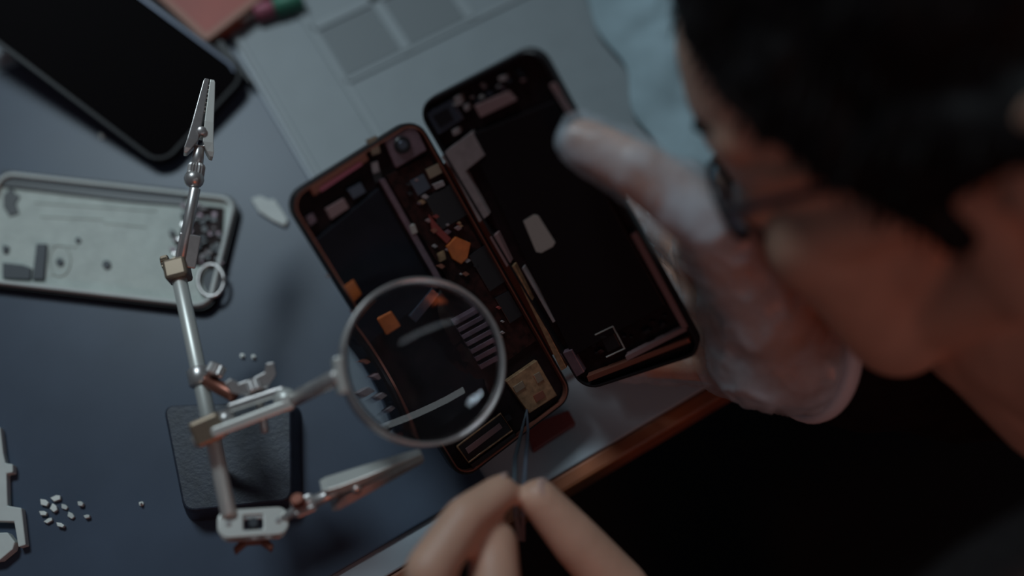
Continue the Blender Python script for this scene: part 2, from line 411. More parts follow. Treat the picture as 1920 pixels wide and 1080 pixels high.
obj('screw', rod(B(), PR.p(0, 0, -.012), PR.p(0, 0, .0012), .0022), M['grey_plastic'], jp)
obj('wing_nut', prism(B(), [PR.p(x, y, -.014) for x, y in ((-.003, -.007), (.003, -.007), (.008, -.011), (.009, -.008), (.003, -.002), (-.003, -.002), (-.009, -.008), (-.008, -.011))], 0, .004, PR.n), M['copper'], jp, bevel=.0006)
c2r = onz(566, 950, .066); c2t = onz(792, 853, .070)
obj('clip_arm', rod(B(), PR.p(.0095, 0, -.0032), c2r, .0022), M['silver'], hh, smooth=True)
clip(c2r, c2t, None, V((-.35, .6, -.5)), 0)
obj('clip_screw', knurl(B(), onz(561, 944, .070), onz(556, 934, .074), .0032), M['copper'], hh)

# middle clamp, plates, wing nut, magnifier arm --------------------------------
axm = (onz(548, 750, .084) - onz(362, 830, .084)); axm.normalize()
up_m = cam_dir(Mid); up_m = (up_m - axm * up_m.dot(axm)).normalized(); sd_m = up_m.cross(axm)
fm = Matrix((axm, sd_m, up_m)).transposed()
cl = obj('centre_clamp', box(B(), onz(392, 805, .079), .014, .012, .012, fm), M['brass'], hh, bevel=.0015)
obj('clamp_pin', rod(B(), onz(362, 830, .080), onz(392, 812, .080), .0030), M['silver'], cl, smooth=True)
def bar_plate(p, q, w, th):
    d = (q - p).normalized(); n = up_m.cross(d).normalized()
    return prism(B(), rounded([p - n * w / 2, q - n * w / 2, q + n * w / 2, p + n * w / 2], w * .45), -th / 2, th / 2, n if False else up_m)
obj('clamp_plate', bar_plate(onz(398, 812, .084), onz(552, 754, .082), .0046, .009), M['silver_light'], cl, bevel=.0008)
obj('clamp_plate', bar_plate(onz(428, 766, .080), onz(536, 730, .080), .0040, .009), M['silver'], cl, bevel=.0008)
obj('ball', ball(B(), onz(536, 750, .082), .0056), M['silver_light'], cl, smooth=True)
obj('ball', ball(B(), onz(424, 787, .080), .0046), M['silver'], cl, smooth=True)
obj('clamp_bolt', rod(B(), onz(497, 812, .076), onz(480, 716, .080), .0019), M['silver'], cl, smooth=True)
wn = B()
for sgn in (-1, 1):
    base = onz(478, 722, .081)
    q = [base + axm * sgn * x + sd_m * y for x, y in ((.0, -.003), (.005, -.0032), (.0105, .0008), (.0118, .0062), (.0085, .0070), (.0060, .0036), (.0, .0032))]
    prism(wn, q, -.0022, .0022, up_m)
knurl(wn, onz(482, 736, .081), onz(474, 714, .081), .0045)
obj('wing_nut', wn, M['silver'], cl, bevel=.0006)
uc = obj('bar_collar', rod(B(), on_bar(.415), on_bar(.485), .0056), M['silver'], hh, smooth=True)
obj('collar_screw', knurl(B(), onz(400, 704, .078), onz(410, 684, .078), .0042), M['silver'], uc)
obj('collar_link', rod(B(), on_bar(.45), onz(440, 742, .079), .0032), M['copper'], uc, smooth=True)

LC = at(797, 676, .468)
ln = (c2w(.35, .20, .915) - V((0, 0, CH))).normalized()
lf = frame_of(ln)
RO = .0370
ring = obj('lens_ring', lathe(B(), LC, lf, [(RO - .0002, -.0075), (RO + .0003, -.007), (RO + .0003, .0015), (RO, .002), (RO - .0010, .002), (RO - .0013, .0014), (RO - .0013, -.007), (RO - .0010, -.0075)], 96), M['silver'], hh, smooth=False, bevel=.0002)
for p in ring.data.polygons: p.use_smooth = True
RL = RO - .0015; SG = .0055; RR = (RL * RL + SG * SG) / (2 * SG)
prof = [(0.0002, SG - .001)]
def sag(r): return math.sqrt(RR * RR - r * r) - (RR - SG)
NP = 24
front = [(max(.0002, RL * i / NP), sag(RL * i / NP) - .001) for i in range(NP + 1)]
back = [(r, -z - .004) for r, z in front[::-1]]
obj('lens', lathe(B(), LC, lf, front + back, 96, closed=False), M['lens'], hh, smooth=True)
la = onz(545, 752, .082)
lb_dir = (at(640, 712, .478) - LC); lb_dir = (lb_dir - ln * lb_dir.dot(ln)).normalized()
lb = LC + lb_dir * (RO + .0010) - ln * .003
obj('lens_arm', rod(B(), la, lb, .0036), M['silver'], hh, smooth=True)
tg = ln.cross(lb_dir)
obj('ring_lug', box(B(), lb - lb_dir * .0002, .016, .0036, .0085, Matrix((tg, lb_dir, ln)).transposed()), M['silver_light'], hh, bevel=.001)

# ================================================================== OPENED PHONE held over the mat
PL = Plane((-.03501, .18246, .07913), ((.77950208, -.46775222, .41663457), (.62289562, .64907601, -.43669369), (-.06616306, .59992349, .79731691)))
PRt = Plane((.02131, .20747, .10576), ((.81710264, -.49008206, -.30358336), (.11833935, .65797961, -.74367912), (.56421545, .57173631, .59563287)))
ph = empty('opened_phone', (PL.p(.036, -.078) + PRt.p(-.0327, -.078)) / 2, 'black phone opened like a book, its circuit board and battery exposed, held in gloved hand', 'phone')
def comp(par, P, name, pix, z0, z1, m, bev=.0002):
    return obj(name, prism(B(), P.poly(pix), z0, z1, P.n), m, par, bevel=bev)
lh = obj('board_half', Plane(PL.p(0, -.0028), PL.r).tray(.0722, .1612, .0095, .0018, .008, .0040), [M['copper'], M['floor_phone']], ph)
lh.data.materials[0] = M['black']
fl = -.0040
def LP(name, pix, h, m, bev=.0002, z0=None): return comp(lh, PL, name, pix, fl if z0 is None else z0, (fl if z0 is None else z0) + h, m, bev)
# thin copper trim just inside the rim
def trim(P, par, w, l, r, t, m, y0=-1, name='trim'):
    bm = B(); a = rrect(w, l, r, 8); b = rrect(w - 2 * t, l - 2 * t, max(.001, r - t), 8)
    lp = [[bm.verts.new(P.p(x, y, z)) for x, y in q] for q, z in ((a, -.003), (a, .0003), (b, .0003), (b, -.003))]
    for i in range(4):
        A_, B_ = lp[i], lp[(i + 1) % 4]
        for k in range(len(A_)): bm.faces.new((A_[k], A_[(k + 1) % len(A_)], B_[(k + 1) % len(A_)], B_[k]))
    return obj(name, bm, m, par)
trim(Plane(PL.p(0, -.0028), PL.r), lh, .0694, .1584, .0082, .0007, M['copper'])
LP('battery', [(590, 452), (712, 352), (830, 560), (712, 660)], .0030, M['battery'], .0006)
LP('earpiece_bar', [(580, 352), (686, 284), (694, 300), (590, 368)], .0030, M['copper'], .0004)
LP('earpiece_mesh', [(598, 352), (676, 302), (681, 309), (603, 360)], .0033, M['pink'], .0002)
cm = LP('camera_module', [(720, 262), (778, 232), (802, 282), (744, 316)], .0036, M['mauve'], .0006)
ccx = PL.p(*PL.px(754, 272), -.0004)
obj('camera_lens', rod(B(), ccx, ccx + PL.n * .0014, .0040, n=24), M['chip'], lh, smooth=False)
obj('lens_glass', rod(B(), ccx + PL.n * .0013, ccx + PL.n * .0018, .0022, n=20), M['dark_metal'], lh)
LP('connector', [(690, 262), (708, 254), (716, 286), (700, 292)], .0026, M['brass'])
LP('connector', [(698, 306), (710, 302), (714, 322), (702, 326)], .0026, M['flex'])
LP('connector', [(700, 322), (716, 316), (722, 340), (706, 344)], .0018, M['chip'])
LP('shield_plate', [(612, 392), (646, 372), (656, 390), (622, 412)], .0031, M['flex_pink'])
LP('shield_plate', [(652, 356), (678, 342), (688, 360), (664, 374)], .0030, M['dark_metal'])
LP('shield_plate', [(575, 408), (588, 400), (596, 414), (583, 424)], .0030, M['mauve'])
LP('mid_rail', [(712, 338), (722, 334), (836, 534), (826, 540)], .0034, M['mauve'], .0003)
LP('screw_head', [(768, 424), (778, 420), (784, 436), (774, 440)], .0038, M['label'])
LP('logic_board', [(726, 330), (806, 290), (1010, 640), (940, 690)], .0016, M['board'])
zb = fl + .0016
LP('shield_can', [(770, 340), (796, 326), (810, 352), (786, 368)], .0012, M['dark_metal'], z0=zb)
LP('chip', [(798, 372), (850, 344), (880, 402), (830, 432)], .0013, M['chip'], z0=zb)
LP('connector', [(800, 318), (824, 306), (832, 324), (808, 336)], .0012, M['brass'], z0=zb)
LP('connector', [(812, 346), (832, 338), (836, 348), (818, 356)], .0018, M['flex'], z0=zb)
LP('orange_flex', [(838, 462), (856, 444), (884, 456), (878, 484), (866, 496), (850, 486)], .0020, M['orange_flex'], .0004, z0=zb)
LP('orange_flex', [(806, 402), (824, 424), (848, 448), (840, 458), (812, 430)], .0012, M['red'], z0=zb)
LP('connector', [(822, 476), (834, 470), (838, 486), (826, 492)], .0018, M['gold'], z0=zb)
LP('chip', [(880, 480), (912, 460), (950, 528), (920, 548)], .0012, M['chip'], z0=zb)
LP('chip', [(930, 560), (956, 546), (982, 592), (958, 608)], .0012, M['chip'], z0=zb)
LP('orange_flex', [(642, 540), (664, 524), (680, 552), (660, 572)], .0034, M['orange_flex'], .0004)
LP('orange_flex', [(726, 616), (746, 604), (760, 628), (740, 642)], .0036, M['orange_flex'], .0006)
LP('ribbon_cable', [(770, 612), (806, 568), (816, 578), (780, 622)], .0038, M['dark_metal'])
random.seed(5)
for k in range(62):                                              # small board parts
    s, t = random.uniform(.02, .98), random.uniform(.04, .9)
    a = V((588, 462)).lerp(V((790, 820)), t) if k % 3 == 0 else V((738, 330)).lerp(V((950, 690)), t)
    w = 26 if k % 3 == 0 else 80
    x, y = a.x + (s - .15) * w * .86, a.y - (s - .15) * w * .5
    sz = random.uniform(3, 8)
    LP('component', [(x - sz, y), (x, y - sz * .7), (x + sz, y), (x, y + sz * .7)], random.uniform(.0022, .0030) + (0 if k % 3 == 0 else .0004), M[random.choice(['mauve', 'flex', 'copper', 'gold', 'chip', 'flex_pink', 'red'])], .0001)
random.seed(21)
for k in range(7):                                               # contacts at the right of the lens view
    x0, y0 = 834 + 5.5 * k, 622 + 10.5 * k
    LP('contact_strip', [(x0, y0), (x0 + 44, y0 - 24), (x0 + 47, y0 - 18), (x0 + 3, y0 + 6)], .0036, M['mauve'])
LP('dock_connector', [(950, 716), (1008, 676), (1046, 742), (994, 776)], .0034, M['gold'], .0004)
LP('dock_contact', [(962, 726), (980, 714), (986, 726), (968, 738)], .0040, M['brass'])
LP('dock_contact', [(1000, 704), (1012, 697), (1020, 712), (1008, 720)], .0040, M['brass'])
LP('dock_contact', [(1000, 742), (1018, 732), (1024, 744), (1006, 755)], .0040, M['copper'])
LP('speaker_box', [(858, 838), (940, 776), (962, 808), (880, 868)], .0028, M['chip'], .0004)
obj('speaker_outline', tube(B(), [PL.p(*PL.px(*q), -.0010) for q in ((858, 838), (940, 776), (962, 808), (880, 868), (858, 838))], .0005, 8), M['gold'], lh)
LP('speaker_slot', [(874, 842), (938, 794), (944, 803), (880, 852)], .0031, M['flex_pink'])
LP('bottom_bracket', [(884, 872), (966, 812), (972, 822), (890, 882)], .0030, M['chip'])
LP('screw_head', [(946, 782), (956, 776), (962, 786), (952, 792)], .0036, M['chip'])

rh = obj('battery_half', Plane(PRt.p(0, -.0028), PRt.r).tray(.0665, .1612, .0095, .0016, .0065, .0038), [M['black'], M['floor_phone']], ph)
def RP(name, pix, h, m, bev=.0002, z0=-.0038): return comp(rh, PRt, name, pix, z0, z0 + h, m, bev)
RP('battery', [(872, 258), (1040, 190), (1248, 575), (1072, 672)], .0028, M['battery_black'], .0006)
RP('battery_sticker', [(980, 416), (1000, 404), (1008, 406), (1040, 456), (1036, 464), (1014, 476), (1004, 474)], .00295, M['label'], .0001)
RP('grey_flex', [(838, 282), (884, 248), (908, 292), (872, 322), (916, 404), (898, 418), (846, 318), (826, 296)], .0034, M['flex'], .0002)
RP('grey_flex', [(918, 446), (932, 438), (958, 492), (950, 502)], .0036, M['flex_pink'], .0002)
RP('connector_plate', [(888, 200), (952, 172), (966, 190), (900, 222)], .0032, M['flex_pink'], .0003)
RP('camera_socket', [(796, 214), (846, 186), (868, 224), (820, 256)], .0030, M['dark_metal'], .0005)
RP('camera_hole', [(810, 218), (838, 202), (850, 224), (824, 240)], .0034, M['chip'], .0002)
for q in ([(850, 184), (862, 178), (868, 194), (856, 200)], [(934, 146), (948, 142), (950, 150), (936, 154)], [(868, 200), (876, 196), (880, 206), (872, 210)], [(846, 246), (858, 240), (862, 250), (850, 256)]):
    RP('small_clip', q, .0036, M['flex'])
RP('side_rail', [(1030, 160), (1042, 154), (1080, 218), (1068, 224)], .0040, M['flex_pink'], .0003)
RP('side_rail', [(1182, 440), (1194, 434), (1290, 612), (1280, 618)], .0040, M['flex_pink'], .0003)
RP('side_rail', [(958, 500), (964, 498), (1062, 690), (1052, 696)], .0036, M['gold'], .0002)
RP('side_rail', [(978, 504), (981, 502), (1040, 604), (1036, 606)], .0034, M['flex'], .0001)
obj('button_outline', tube(B(), [PRt.p(*PRt.px(*q), -.0012) for q in ((1115, 630), (1148, 614), (1170, 656), (1136, 672))], .0004, 8), M['label'], rh)
RP('button_pad', [(1122, 632), (1146, 620), (1162, 652), (1138, 664)], .0022, M['chip'])
RP('bottom_rail', [(1172, 668), (1284, 612), (1288, 620), (1176, 677)], .0040, M['flex_pink'], .0002)
RP('bottom_rail', [(1100, 706), (1290, 634), (1294, 642), (1104, 716)], .0040, M['copper'], .0002)
RP('bottom_block', [(1050, 664), (1072, 656), (1096, 698), (1080, 708)], .0038, M['mauve'], .0003)
random.seed(9)
for k in range(14):
    t = random.random(); x = 1090 + t * 170; y = 690 - t * 80 - random.uniform(0, 50)
    sz = random.uniform(3, 7)
    RP('component', [(x - sz, y), (x, y - sz * .6), (x + sz, y), (x, y + sz * .6)], random.uniform(.0014, .0030), M[random.choice(['chip', 'mauve', 'board', 'chip'])], .0001)
for k in range(24):
    t = random.random(); x = 800 + t * 180; y = 205 - t * 80 + random.uniform(0, 30)
    sz = random.uniform(3, 7)
    RP('component', [(x - sz, y), (x, y - sz * .6), (x + sz, y), (x, y + sz * .6)], random.uniform(.0016, .0036), M[random.choice(['chip', 'mauve', 'dark_metal', 'flex', 'flex_pink', 'silver'])], .0001)
# hinge ribbon between the halves
hz = []
for y in (-.060, .050):
    hz.append(y)
bm = B()
a0, a1 = PL.p(.0345, .050, -.006), PL.p(.0345, -.060, -.006); b0, b1 = PRt.p(-.0312, .050, -.005), PRt.p(-.0312, -.060, -.005)
dn = (PL.n + PRt.n).normalized()
prism(bm, [a0, a1, b1, b0], -.0012, -.0004, dn)
obj('hinge_ribbon', bm, M['copper'], ph)

# ================================================================== TWEEZERS
tz = empty('tweezers', at(972, 1050, .486), 'slim steel tweezers gripped in bare fingers, pointing at the dock connector', 'tweezers')
tipp = at(988, 768, .514)
def arm(px, sgn):
    cs = [tipp] + [at(x, y, d) for x, y, d in px]
    secs = []
    for i, p in enumerate(cs):
        d = cs[min(i + 1, len(cs) - 1)] - cs[max(0, i - 1)]; d.normalize()
        s = (V((1, 0, 0)) - d * d.x).normalized(); u = d.cross(s)
        w = [.0010, .0018, .0034, .0046, .0050, .0050][i]; th = [.0009, .0014, .0020, .0024, .0024, .0024][i]
        secs.append([p + u * w / 2 + s * th / 2, p - u * w / 2 + s * th / 2, p - u * w / 2 - s * th / 2, p + u * w / 2 - s * th / 2])
    return loft(B(), secs)
obj('arm', arm([(978, 810, .506), (966, 860, .495), (964, 920, .483), (968, 965, .485), (974, 1010, .489)], -1), M['steel'], tz, bevel=.0002)
obj('arm', arm([(990, 810, .506), (986, 860, .495), (982, 920, .483), (980, 965, .485), (980, 1010, .489)], 1), M['dark_metal'], tz, bevel=.0002)

# ================================================================== SMALL THINGS ON THE DESK
def flat(name, pix, z0, h, m, label, cat, bev=.0006, group=None):
    pts = [onz(x, y, z0 + h) for x, y in pix]; c = sum(pts, V()) / len(pts); c.z = z0
    pts = [V((p.x, p.y, 0)) for p in pts]
    o = obj(name, prism(B(), pts, z0, z0 + h, Z), m, loc=c, bevel=bev); return tag(o, label, cat, group)
MZ = MT + .0001
flat('plastic_fragment', [(470, 372), (488, 366), (504, 374), (514, 372), (528, 392), (540, 412), (534, 424), (512, 414), (496, 404), (484, 396)], MZ, .0022, M['white_plastic'],
     'small jagged white plastic piece beside the corner of the opened phone', 'plastic piece')
# white bracket at the lower left edge
wb = empty('plastic_bracket', onz(15, 940, MT), 'white plastic bracket cut off by the lower left edge of the photo', 'bracket')
def wp(name, pix, h, z0=MZ):
    return obj(name, prism(B(), [V((p.x, p.y, 0)) for p in [onz(x, y, z0 + h) for x, y in pix]], z0, z0 + h, Z), M['white_plastic'], wb, bevel=.0006)
wp('strip', [(-60, 800), (0, 800), (6, 850), (10, 868), (24, 870), (24, 886), (12, 888), (14, 948), (40, 952), (48, 1022), (34, 1026), (26, 978), (-60, 976)], .005)
wp('tab', [(-60, 1000), (14, 998), (28, 1016), (24, 1030), (0, 1050), (-60, 1060)], .006)
# pieces scattered lower left
def chip_pile():
    spots = [(82, 942, 18, 12, .3), (104, 934, 20, 11, -.3), (100, 952, 16, 13, .8), (120, 950, 14, 9, .4), (80, 962, 16, 9, .1), (90, 976, 18, 8, -.5), (112, 984, 17, 8, .3), (132, 966, 15, 10, .6),
             (150, 944, 12, 9, .2), (162, 968, 12, 7, -.2)]
    lab = ['leftmost pale flake in the small heap at lower left', 'topmost pale flake in the small heap at lower left', 'bright central flake in the small heap at lower left',
           'pale flake right of the heap centre', 'pale flake at the lower left of the heap', 'small flake below the heap centre', 'lowest flake of the small heap',
           'rightmost flake touching the small heap', 'single flake lying up and right of the heap', 'single flake lying down and right of the heap']
    for (x, y, w, h, a), lb_ in zip(spots, lab):
        ca, sa = math.cos(a), math.sin(a)
        q = [(x + ca * i * w / 2 - sa * j * h / 2, y + sa * i * w / 2 + ca * j * h / 2) for i, j in ((-1, -.7), (.2, -1), (1, -.4), (.8, .9), (-.5, 1))]
        flat('plastic_flake', q, MZ, random.uniform(.0012, .0026), M['silver_light' if w > 15 else 'white_plastic'], lb_, 'flake', .0003, 'plastic flakes on the lower left of the mat')
chip_pile()
def screw(px, py, lab):
    p = onz(px, py, MZ); t = empty('screw', V((p.x, p.y, MZ)), lab, 'screw', 'loose tiny screws on the mat')
    obj('head', rod(B(), V((p.x, p.y, MZ)), V((p.x, p.y, MZ + .0010)), .0012, n=12), M['silver_light'], t)
    obj('shaft', rod(B(), V((p.x, p.y, MZ + .0010)), V((p.x, p.y, MZ + .0030)), .0006, n=8), M['silver_light'], t)
screw(192, 257, 'tiny bright screw between the black phone and the pale shell')
screw(266, 945, 'tiny bright screw left of the black iron base')
screw(476, 670, 'tiny bright screw above the wing nut of the stand')
screw(455, 668, 'tiny dull screw just left of another above the wing nut')
# orange box and its neighbours at the top
ob_t = .014
c0 = onz(386, 74, ob_t); cL = onz(310, 4, ob_t); cR = onz(475, -2, ob_t)
eL = (cL - c0).normalized(); eR = Z.cross(eL) * -1
if eR.dot(cR - c0) < 0: eR = -eR
bx_c = c0 + eL * .05 + eR * .035
obx = empty('storage_box', V((bx_c.x, bx_c.y, .0002)), 'orange-red plastic box with a paler rim at the top edge behind the black phone', 'box')
BR_ = Plane(bx_c, Matrix((eL, Z.cross(eL), Z)).transposed())
obj('body', box(B(), V((bx_c.x, bx_c.y, ob_t / 2 + .0002)), .10, .07, ob_t - .003, BR_.r), M['orange'], obx, bevel=.002)
bm = B(); wI, lI = .10, .07
lp = [[bm.verts.new(BR_.p(x, y, z)) for x, y in rrect(w, l, r)] for w, l, r, z in ((.102, .072, .003, -.004), (.102, .072, .003, 0), (.094, .064, .002, 0), (.094, .064, .002, -.004))]
for i in range(4):
    a, b = lp[i], lp[(i + 1) % 4]
    for k in range(len(a)): bm.faces.new((a[k], a[(k + 1) % len(a)], b[(k + 1) % len(a)], b[k]))
obj('rim', bm, M['cream'], obx)
# thin black strip, narrower at one end
pa, pb = onz(398, 66, .008), onz(474, 158, .008); pn = Z.cross((pb - pa).normalized())
o = obj('black_strip', prism(B(), rounded([pa - pn * .0028, pb - pn * .0014, pb + pn * .0014, pa + pn * .0028], .001), -.0022, .0018, Z), M['black'], loc=V((pa.x, pa.y, .0055)), bevel=.0008)
tag(o, 'thin black strip lying beside the tip of the slanted black phone', 'pry tool')  # plain strip for an unclear dark line, not a known tool
# pink and green screwdriver
sa_, sb_ = onz(478, 26, .008), onz(600, -14, .008); sdn = (sb_ - sa_).normalized()
sdv = empty('screwdriver', V((sa_.x, sa_.y, .0045)), 'pink and green handled screwdriver at the top edge right of the orange box', 'screwdriver')
obj('handle', rod(B(), sa_, sa_ + sdn * .012, .0052), M['pink'], sdv, smooth=True)
obj('grip', rod(B(), sa_ + sdn * .012, sa_ + sdn * .030, .0058), M['green'], sdv, smooth=True)
obj('shaft', rod(B(), sa_ - sdn * .022 - V((0, 0, .001)), sa_, .0016), M['silver_light'], sdv, smooth=True)
# dark red block painting the phone's shadow on the desk
flat('shadow_block', [(984, 800), (1066, 768), (1080, 794), (1000, 846)], .0003, .006, M['red'], 'small dark red block standing in for the phone shadow on the desk just right of the tweezers', 'block', .0008)
# cloth behind the gloved hand
bm = B(); N = 44
cc = onz(1425, 110, 0)
gr = []
for i in range(N):
    row = []
    for j in range(N):
        x = (i / (N - 1) - .5) * .17; y = (j / (N - 1) - .5) * .19
        p = V((x, y, 0)); edge = min(i, j, N - 1 - i, N - 1 - j) / 9
        h = .004 + min(1, edge) * (.010 + .016 * noise.noise(p * 22) + .008 * noise.noise(p * 55 + V((3, 1, 0))))
        q = V((x + .008 * noise.noise(p * 30 + V((9, 0, 0))), y + .008 * noise.noise(p * 30 + V((0, 9, 0))), 0))
        q.rotate(Matrix.Rotation(.35, 3, 'Z')); row.append(bm.verts.new(V((cc.x + q.x, cc.y + q.y, max(.0062, h)))))
    gr.append(row)
for i in range(N - 1):
    for j in range(N - 1): bm.faces.new((gr[i][j], gr[i + 1][j], gr[i + 1][j + 1], gr[i][j + 1]))
o = obj('cleaning_cloth', bm, M['cloth'], loc=V((cc.x, cc.y, .006)), smooth=True)
md = o.modifiers.new('thick', 'SOLIDIFY'); md.thickness = .001; md.offset = 1
tag(o, 'pale blue crumpled cloth on the desk behind the gloved hand', 'cloth')

# ================================================================== PERSON
def cap(bm, a, ra, b, rb, n=20, h=6):
    d = b - a; L = d.length
    fr = frame_of(d); dz = d.normalized(); secs = []
    for i in range(1, h + 1):
        t = math.pi / 2 * (1 - i / h); secs.append(circ(a - dz * ra * math.sin(t), fr, ra * math.cos(t), n))
    for i in range(0, h):
        t = math.pi / 2 * (i / h); secs.append(circ(b + dz * rb * math.sin(t), fr, rb * math.cos(t), n))
    return loft(bm, secs)
def chain(bm, *pr):
    for (a, ra), (b, rb) in zip(pr, pr[1:]): cap(bm, a, ra, b, rb)
def organic(bm, voxel, it=6, fac=.5):
    me = bpy.data.meshes.new('tmp'); bmesh.ops.recalc_face_normals(bm, faces=bm.faces); bm.to_mesh(me); bm.free()
    o = bpy.data.objects.new('tmp', me); COL.objects.link(o)
    r = o.modifiers.new('r', 'REMESH'); r.mode = 'VOXEL'; r.voxel_size = voxel; r.adaptivity = 0
    s = o.modifiers.new('s', 'SMOOTH'); s.factor = fac; s.iterations = it
    dg = bpy.context.evaluated_depsgraph_get(); dg.update()
    out = bpy.data.meshes.new_from_object(o.evaluated_get(dg))
    bpy.data.objects.remove(o)
    for p in out.polygons: p.use_smooth = True
    return out

HO = V((.1732, .2226, .2035))
HM = Matrix(((-.7660033421, -.3548921978, -.5358273444), (-.0453148452, -.8019213776, .5956442253), (-.6411823256, .4806549720, .5982134183)))
def H(x, y, z): return HO + HM @ V((x, y, z))
def head(bm, g=0.):
    ball(bm, H(-.014, 0, .042), 1, 32, (.098 + g, .077 + g, .086 + g), HM)
    ball(bm, H(.032, 0, .028), 1, 28, (.068 + g, .067 + g, .080 + g), HM)
    ball(bm, H(.040, 0, -.030), 1, 28, (.050 + g, .056 + g, .066 + g), HM)
    ball(bm, H(.046, 0, -.072), 1, 24, (.040 + g, .044 + g, .028 + g), HM)
    for s in (1, -1):
        cap(bm, H(-.004, .056 * s, -.050), .018 + g, H(.068, .020 * s, -.083), .017 + g)
        cap(bm, H(.000, .060 * s, .0), .016 + g, H(-.002, .057 * s, -.055), .018 + g)
        ball(bm, H(.066, .044 * s, -.022), .021 + g)
        cap(bm, H(.06, .05 * s, -.016), .014, H(.01, .062 * s, -.008), .013)
        cap(bm, H(.062, .042 * s, -.028), .022, H(.060, .030 * s, -.078), .021)
        cap(bm, H(.084, .012 * s, .030), .011, H(.072, .046 * s, .030), .011)       # brow
        cap(bm, H(.088, .020 * s, -.001), .009, H(.080, .040 * s, -.001), .009)    # lids
    ball(bm, H(.076, 0, -.089), .0165 + g)
if True:
    body = B(); head(body)
    cap(body, H(.090, 0, .016), .0085, H(.112, 0, -.022), .0115)
    for s in (1, -1): ball(body, H(.100, .011 * s, -.026), .0088)
    cap(body, H(.088, -.014, -.052), .006, H(.088, .014, -.052), .006)
    cap(body, H(.086, -.013, -.063), .0068, H(.086, .013, -.063), .0068)
    chain(body, (H(.050, 0, -.080), .028), (H(.026, 0, -.104), .040), (H(.006, 0, -.136), .050))
    for s in (1, -1):                                             # ears
        ey = .079 * s
        pts = [H(-0.010, ey * .97, 0.000), H(-0.016, ey + .008 * s, 0.016), H(-0.032, ey + .013 * s, 0.021), H(-0.044, ey + .015 * s, 0.010), H(-0.044, ey + .013 * s, -0.008), H(-0.034, ey + .008 * s, -0.026), H(-0.020, ey, -0.040)]
        for a, b in zip(pts, pts[1:]): cap(body, a, .0046, b, .0046, 12, 4)
        ball(body, H(-0.028, ey + .003 * s, -0.008), 1, 16, (.019, .006, .026), HM)
        ball(body, H(-0.017, ey, -0.038), .0062, 12)
        ball(body, H(-0.012, ey, -0.014), .0055, 12)
    NB = V((.335, .092, .150))
    chain(body, (H(-.015, 0, -.030), .058), (H(.002, 0, -.100), .056), (NB, .068))
    S_ = V((.48, .06, .075)); SL = V((.41, -.115, .08)); SR = V((.56, .235, .08)); PV = V((.66, .24, -.36))
    chain(body, (NB, .062), (S_, .085))
    chain(body, (SL, .058), (S_, .09), (SR, .058))
    ball(body, V((.53, .09, -.03)), 1, 28, (.13, .17, .14), Matrix.Rotation(.45, 3, 'Z'))
    chain(body, (V((.54, .11, -.05)), .13), (V((.60, .19, -.2)), .125), (PV, .13))
    HL = V((.60, .15, -.365)); KL = V((.25, -.02, -.385)); FL = V((.27, .005, -.70))
    HR = V((.70, .33, -.365)); KR = V((.40, .55, -.345)); FR = V((.43, .53, -.70))
    for h, k, f, td in ((HL, KL, FL, V((-.16, -.06, -.02))), (HR, KR, FR, V((-.13, .11, -.02)))):
        chain(body, (h, .085), (h.lerp(k, .5), .072), (k, .052)); chain(body, (k, .052), (k.lerp(f, .3), .054), (f, .036))
        chain(body, (f, .036), (f + td + V((0, 0, -.01)), .026))
    # arms
    WL = V((.075, -.058, .018)); EL = V((.26, -.22, -.07))
    WR = at(1478, 655, .500); ER = V((.39, .19, -.03))
    chain(body, (SL, .055), (SL.lerp(EL, .5), .046), (EL, .040), (EL.lerp(WL, .4), .039), (WL, .026))
    chain(body, (SR, .055), (SR.lerp(ER, .5), .046), (ER, .040), (ER.lerp(WR, .4), .039), (WR, .027))
    # bare hand with tweezers
    LH = {'index': [(850, 1275, .455, .0115), (806, 1070, .441, .0108), (872, 972, .452, .0096), (938, 924, .466, .0082)],
          'middle': [(910, 1390, .462, .0115), (905, 1230, .444, .0120), (928, 1115, .451, .0116), (925, 1020, .461, .0108)],
          'ring': [(965, 1480, .473, .011), (895, 1330, .463, .0098), (930, 1230, .482, .0090), (968, 1160, .500, .008)],
          'little': [(1020, 1555, .488, .010), (955, 1440, .482, .0085), (975, 1360, .500, .0075), (1010, 1300, .515, .007)]}
    def chains_of(d): return {k: [(at(x, y, dd), r) for x, y, dd, r in v] for k, v in d.items()}
    LHc = chains_of(LH)
    for k, v in LHc.items(): chain(body, *v); cap(body, WL, .023, v[0][0], v[0][1] + .002)
    ks = [LHc[k][0][0] for k in ('index', 'middle', 'ring', 'little')]
    for a, b in zip(ks, ks[1:]): cap(body, a, .0125, b, .0125)
    LT = [(WL + (ks[0] - WL) * .25 + V((.012, .012, .004)), .020), (at(1235, 1230, .487), .0165), (at(1165, 1105, .480), .0130), (at(1078, 1012, .474), .0116), (at(1010, 934, .470), .0090)]
    chain(body, *LT); cap(body, LT[1][0], .014, ks[0], .012)
    # gloved hand under the phone
    RH = {'index': [(1315, 480, .512, .0115), (1215, 402, .535, .0098), (1135, 392, .537, .0088), (1075, 402, .530, .0076)],
          'middle': [(1332, 552, .517, .0115), (1205, 492, .545, .0100), (1115, 492, .547, .0090), (1055, 502, .540, .0078)],
          'ring': [(1352, 625, .522, .011), (1225, 590, .550, .0098), (1150, 592, .552, .0090), (1095, 600, .550, .0078)],
          'little': [(1368, 680, .526, .0105), (1275, 680, .548, .0090), (1215, 680, .552, .0080), (1170, 680, .552, .0072)]}
    RHc = chains_of(RH)
    RT = [(WR.lerp(at(1440, 590, .478), .35), .024), (at(1440, 580, .474), .0195), (at(1345, 428, .447), .0150), (at(1200, 322, .443), .0120), (at(1096, 264, .446), .0096)]
